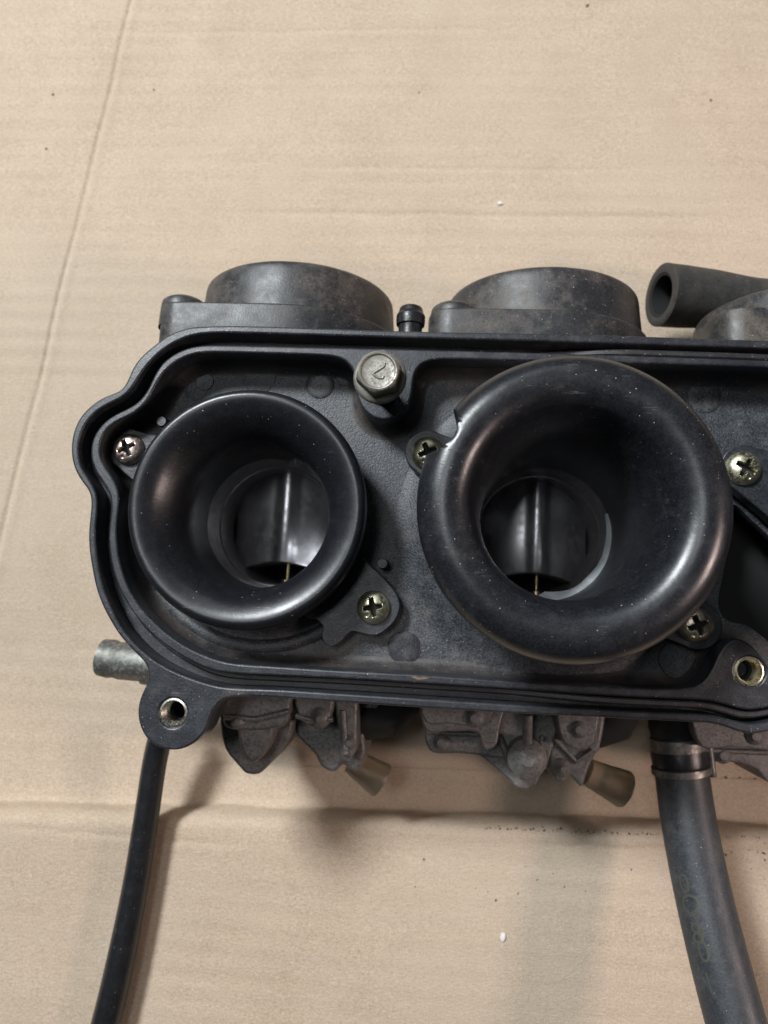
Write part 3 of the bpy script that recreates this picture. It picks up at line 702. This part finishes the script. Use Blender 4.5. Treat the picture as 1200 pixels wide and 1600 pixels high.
def screwboss(p, Z, rs, par):
    c = at(p[0], p[1], Z); bm = bmesh.new(); h = 0; pr = [(rs[0], -8)]
    for i, r in enumerate(rs): pr += [(r, h), (r-.35, h+.3)]; h += .9
    lathe(bm, pr, 40, cap1=True); return obj('bowl_screw', fin(bm, 'bowl_screw'), M['cast'], par, (*c, zz(Z)))
screwboss((395, 1137), 222, (4.2, 3.0, 1.9), b1); screwboss((824, 1186), 220, (5.6, 4.4, 3.2, 1.9), b3)
bm = bmesh.new(); g0, g1 = at(824, 1115, 215), at(824, 1160, 217); tube(bm, [(*g0, zz(214)), (*g1, zz(217))], 1.4, 14); obj('bowl_rib', fin(bm, 'bowl_rib'), M['cast'], b3)
screwboss((404, 1172), 226, (2.6, 1.6), b1); screwboss((372, 1128), 213.5, (2.2, 1.3), b1); screwboss((500, 1122), 217.5, (3.0, 2.0, 1.1), b2)
screwboss((545, 1160), 221.5, (2.0, 1.2), b2); screwboss((690, 1160), 225.5, (2.6, 1.6), b3); screwboss((742, 1122), 211.6, (2.6, 1.6), b3); screwboss((878, 1200), 231.5, (2.8, 1.8, 1.0), b4); screwboss((905, 1140), 216.6, (2.4, 1.5), b4)
screwboss((1130, 1180), 237.6, (2.6, 1.6), bE); screwboss((1180, 1150), 227.6, (2.6, 1.6), bE)
def rib(pts, Z, r, par):
    bm = bmesh.new(); tube(bm, [(*at(*p, Z), zz(Z)) for p in pts], r, 12); return obj('bowl_rib', fin(bm, 'bowl_rib'), M['cast'], par)
rib([(350, 1120), (400, 1124), (452, 1112)], 213.6, .9, b1); rib([(386, 1130), (390, 1185)], 225.5, 1.0, b1); rib([(462, 1118), (490, 1126), (520, 1124)], 217.4, .8, b2); rib([(536, 1110), (540, 1178)], 221.5, 1.0, b2)
rib([(666, 1143), (705, 1146), (748, 1147)], 225.4, .8, b3); rib([(780, 1150), (800, 1200)], 225.4, 1.1, b3); rib([(848, 1150), (838, 1205)], 225.4, 1.0, b3); rib([(862, 1150), (900, 1190), (925, 1172)], 231.4, .9, b4); rib([(1100, 1172), (1200, 1176)], 237.5, .8, bE)
def spout(p0, p1, Z, r0, r1, par):
    c0, c1 = at(*p0, Z), at(*p1, Z); bm = bmesh.new(); z = zz(Z); a, b = Vector((*c0, z)), Vector((*c1, z-1)); u = (b-a).normalized()
    tube(bm, [a, a+(b-a)*.5, b-u*1, b, b-u*.5, a+(b-a)*.4], [r0, (r0+r1)/2, r1, r1*.92, r1*.7, r1*.6], 28)
    return obj('drain_spout', fin(bm, 'drain_spout', 50), M['clear'], par)
spout((548, 1188), (598, 1222), 246, 4.0, 5.6, b2); spout((918, 1206), (980, 1236), 250, 4.2, 6.0, b4)
# dark cross hose behind the bowls
k0, k1 = at(560, 1128, 236), at(650, 1112, 238)
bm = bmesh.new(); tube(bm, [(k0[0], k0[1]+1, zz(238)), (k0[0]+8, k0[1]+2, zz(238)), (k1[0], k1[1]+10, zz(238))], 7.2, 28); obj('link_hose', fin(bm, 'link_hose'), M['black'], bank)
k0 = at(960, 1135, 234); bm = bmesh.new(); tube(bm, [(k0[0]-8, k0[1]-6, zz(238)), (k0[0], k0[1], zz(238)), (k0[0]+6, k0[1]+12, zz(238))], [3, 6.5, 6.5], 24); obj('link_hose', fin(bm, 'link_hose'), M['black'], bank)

# ================================================================== HOSES
def hose(name, label, path, rad, mat, cat='hose', hollow=False, segs=40, **kw):
    bm = bmesh.new(); P = cr(path, 8, False); rr = rad if not isinstance(rad, (list, tuple)) else None
    if rr is None:
        rr = []
        for i in range(len(P)):
            t = i/(len(P)-1)*(len(rad)-1); j = min(int(t), len(rad)-2); rr.append(rad[j]+(rad[j+1]-rad[j])*(t-j))
    rows = tube(bm, P, rr, segs, caps=not hollow)
    if hollow:                                          # wall thickness at the open end, then the bore, its inner shade painted black
        P0 = Vector(P[0]); t = (Vector(P[1])-P0).normalized(); r0 = rr[0] if isinstance(rr, list) else rr
        inner = tube(bm, [P0-t*.3, P0+t*.2, P0+t*8, P0+t*16], [r0*.72, r0*.62, r0*.6, r0*.6], segs, caps=False, mi=1)
        mid = [bm.verts.new(Vector(P0*S)+(v.co-P0*S)*.93-t*.35*S) for v in rows[0]]
        for A, B in ((rows[0], mid), (mid, inner[0])):
            for k in range(segs): bm.faces.new((A[k], A[(k+1) % segs], B[(k+1) % segs], B[k]))
        bm.faces.new(inner[-1]).material_index = 1
    o = obj(name, fin(bm, name, 45), [mat, M['black']] if hollow else mat); o['label'] = label; o['category'] = cat
    for k, v in kw.items(): o[k] = v
    return o
def p3(p, Z): return (*at(p[0], p[1], Z), zz(Z))
hose('rubber_hose', 'thin black hose running down from under the left ear of the tray', [p3((256, 1130), 251), p3((242, 1190), 254), p3((229, 1275), 255.5), p3((214, 1370), 256.5), p3((199, 1450), 257), p3((182, 1530), 257.2), p3((162, 1610), 257.2), p3((128, 1730), 257.2)], [4.1, 4.1, 4.2, 4.4, 4.7, 4.75, 4.75], M['rubber'])
hose('rubber_hose', 'faded thick rubber hose with open end lying behind the dome covers', [p3((1033, 461), 247.5), p3((1066, 464), 249.3), p3((1112, 468), 251), p3((1170, 474), 251), p3((1260, 482), 250), p3((1400, 492), 250)], [10.6, 10.4, 9.8, 8.6, 8.2, 8.2], M['oldhose'], hollow=True)
hz = [p3((1060, 1170), 241), p3((1066, 1215), 241), p3((1077, 1290), 238), p3((1096, 1385), 234), p3((1121, 1490), 229), p3((1152, 1605), 224), p3((1190, 1730), 218)]
bighose = hose('rubber_hose', 'thick dark hose with a spring clamp and worn yellowish print on right', hz, [7.9, 8.0, 8.0, 8.05, 8.1, 8.1, 8.1], M['hose'], segs=56)
# spigot the hose is pushed on and the clamp round its end
sp0, sp1 = Vector(p3((1056, 1100), 240)), Vector(hz[0]); u = (Vector(hz[1])-sp1).normalized()
bm = bmesh.new(); tube(bm, [sp0, sp1-u*6, sp1-u*3, sp1+u*1, sp1+u*4.5, sp1+u*5], [8.0, 8.1, 7.4, 8.5, 8.3, 7.6], 40)
obj('hose_spigot', fin(bm, 'hose_spigot', 40), M['rubber'], bank)
def ring(c, u, r, w, th, mat, name):
    bm = bmesh.new(); P = [c-u*(w/2), c-u*(w/2-.25), c+u*(w/2-.25), c+u*(w/2)]
    tube(bm, P, [r, r+th, r+th, r], 56, caps=False); return obj(name, fin(bm, name), mat, bighose)
ring(sp1+u*6.2, u, 8.0, 2.4, .8, M['clamp'], 'clamp_band'); ring(sp1-u*0.2, u, 7.9, 7.0, .35, M['clamp'], 'clamp_band')
v = u.cross(Vector((0, 0, 1))).normalized(); w = v.cross(u)
bm = bmesh.new(); q = sp1+v*(-7.0)*(-1 if v.x > 0 else 1)*-1
side = v if v.x > 0 else -v
tube(bm, [sp1-u*6+side*7.4+w*4.2*(1 if w.z > 0 else -1), sp1+side*8.2+w*3.4*(1 if w.z > 0 else -1), sp1+u*8.2+side*8.4+w*2.6*(1 if w.z > 0 else -1)], 1.1, 12)
obj('clamp_tang', fin(bm, 'clamp_tang'), M['clamp'], bighose)
# worn print along the hose: faint glyphs wrapped on the rubber
def glyph(ch, p, Zg, size):
    cu = bpy.data.curves.new('g', 'FONT'); cu.body = ch; cu.size = size*S; cu.align_x = 'CENTER'; cu.align_y = 'CENTER'
    o = bpy.data.objects.new('g', cu); COL.objects.link(o); bpy.context.view_layer.update()
    me = bpy.data.meshes.new_from_object(o.evaluated_get(bpy.context.evaluated_depsgraph_get()))
    bpy.data.objects.remove(o); bpy.data.curves.remove(cu)
    bm = bmesh.new(); bm.from_mesh(me); bpy.data.meshes.remove(me)
    for _ in range(2): bmesh.ops.subdivide_edges(bm, edges=[e for e in bm.edges if e.calc_length() > .0005], cuts=1)
    return bm
HP = [Vector(p) for p in cr(hz, 12, False)]
def wrap(ch, p, size, mat):
    best = min(range(1, len(HP)-1), key=lambda i: abs((lambda q: q)(HP[i].y-at(p[0], p[1], H-HP[i].z)[1])))
    c = HP[best]; t = (HP[best+1]-HP[best-1]).normalized()
    view = (Vector((0, 0, H))-c).normalized(); n = (view-t*view.dot(t)).normalized(); sd = t.cross(n)
    if sd.x < 0: sd = -sd
    # angle offset so that the glyph centre sits under pixel p
    tx = at(p[0], p[1], H-c.z-6.5)[0]-c.x; a0 = max(-.9, min(.9, math.asin(max(-1, min(1, tx/8.3)))))
    bm = glyph(ch, p, 0, size); r = 8.16
    for vv in bm.verts:
        x, y = vv.co.x/S, vv.co.y/S; a = a0+x/r
        q = c - t*y + (n*math.cos(a)+sd*math.sin(a))*r
        vv.co = q*S
    return bm
bm = bmesh.new()
for ch, p, sz in (('0', (1081, 1373), 7.2), ('O', (1092, 1409), 7.6), ('8', (1102, 1449), 7.6), ('0', (1112, 1484), 7.6), ('1', (1120, 1527), 7.0)):
    b = wrap(ch, p, sz, None); me = bpy.data.meshes.new('g'); b.to_mesh(me); b.free(); bm.from_mesh(me); bpy.data.meshes.remove(me)
obj('worn_print', fin(bm, 'worn_print'), M['print'], bighose)
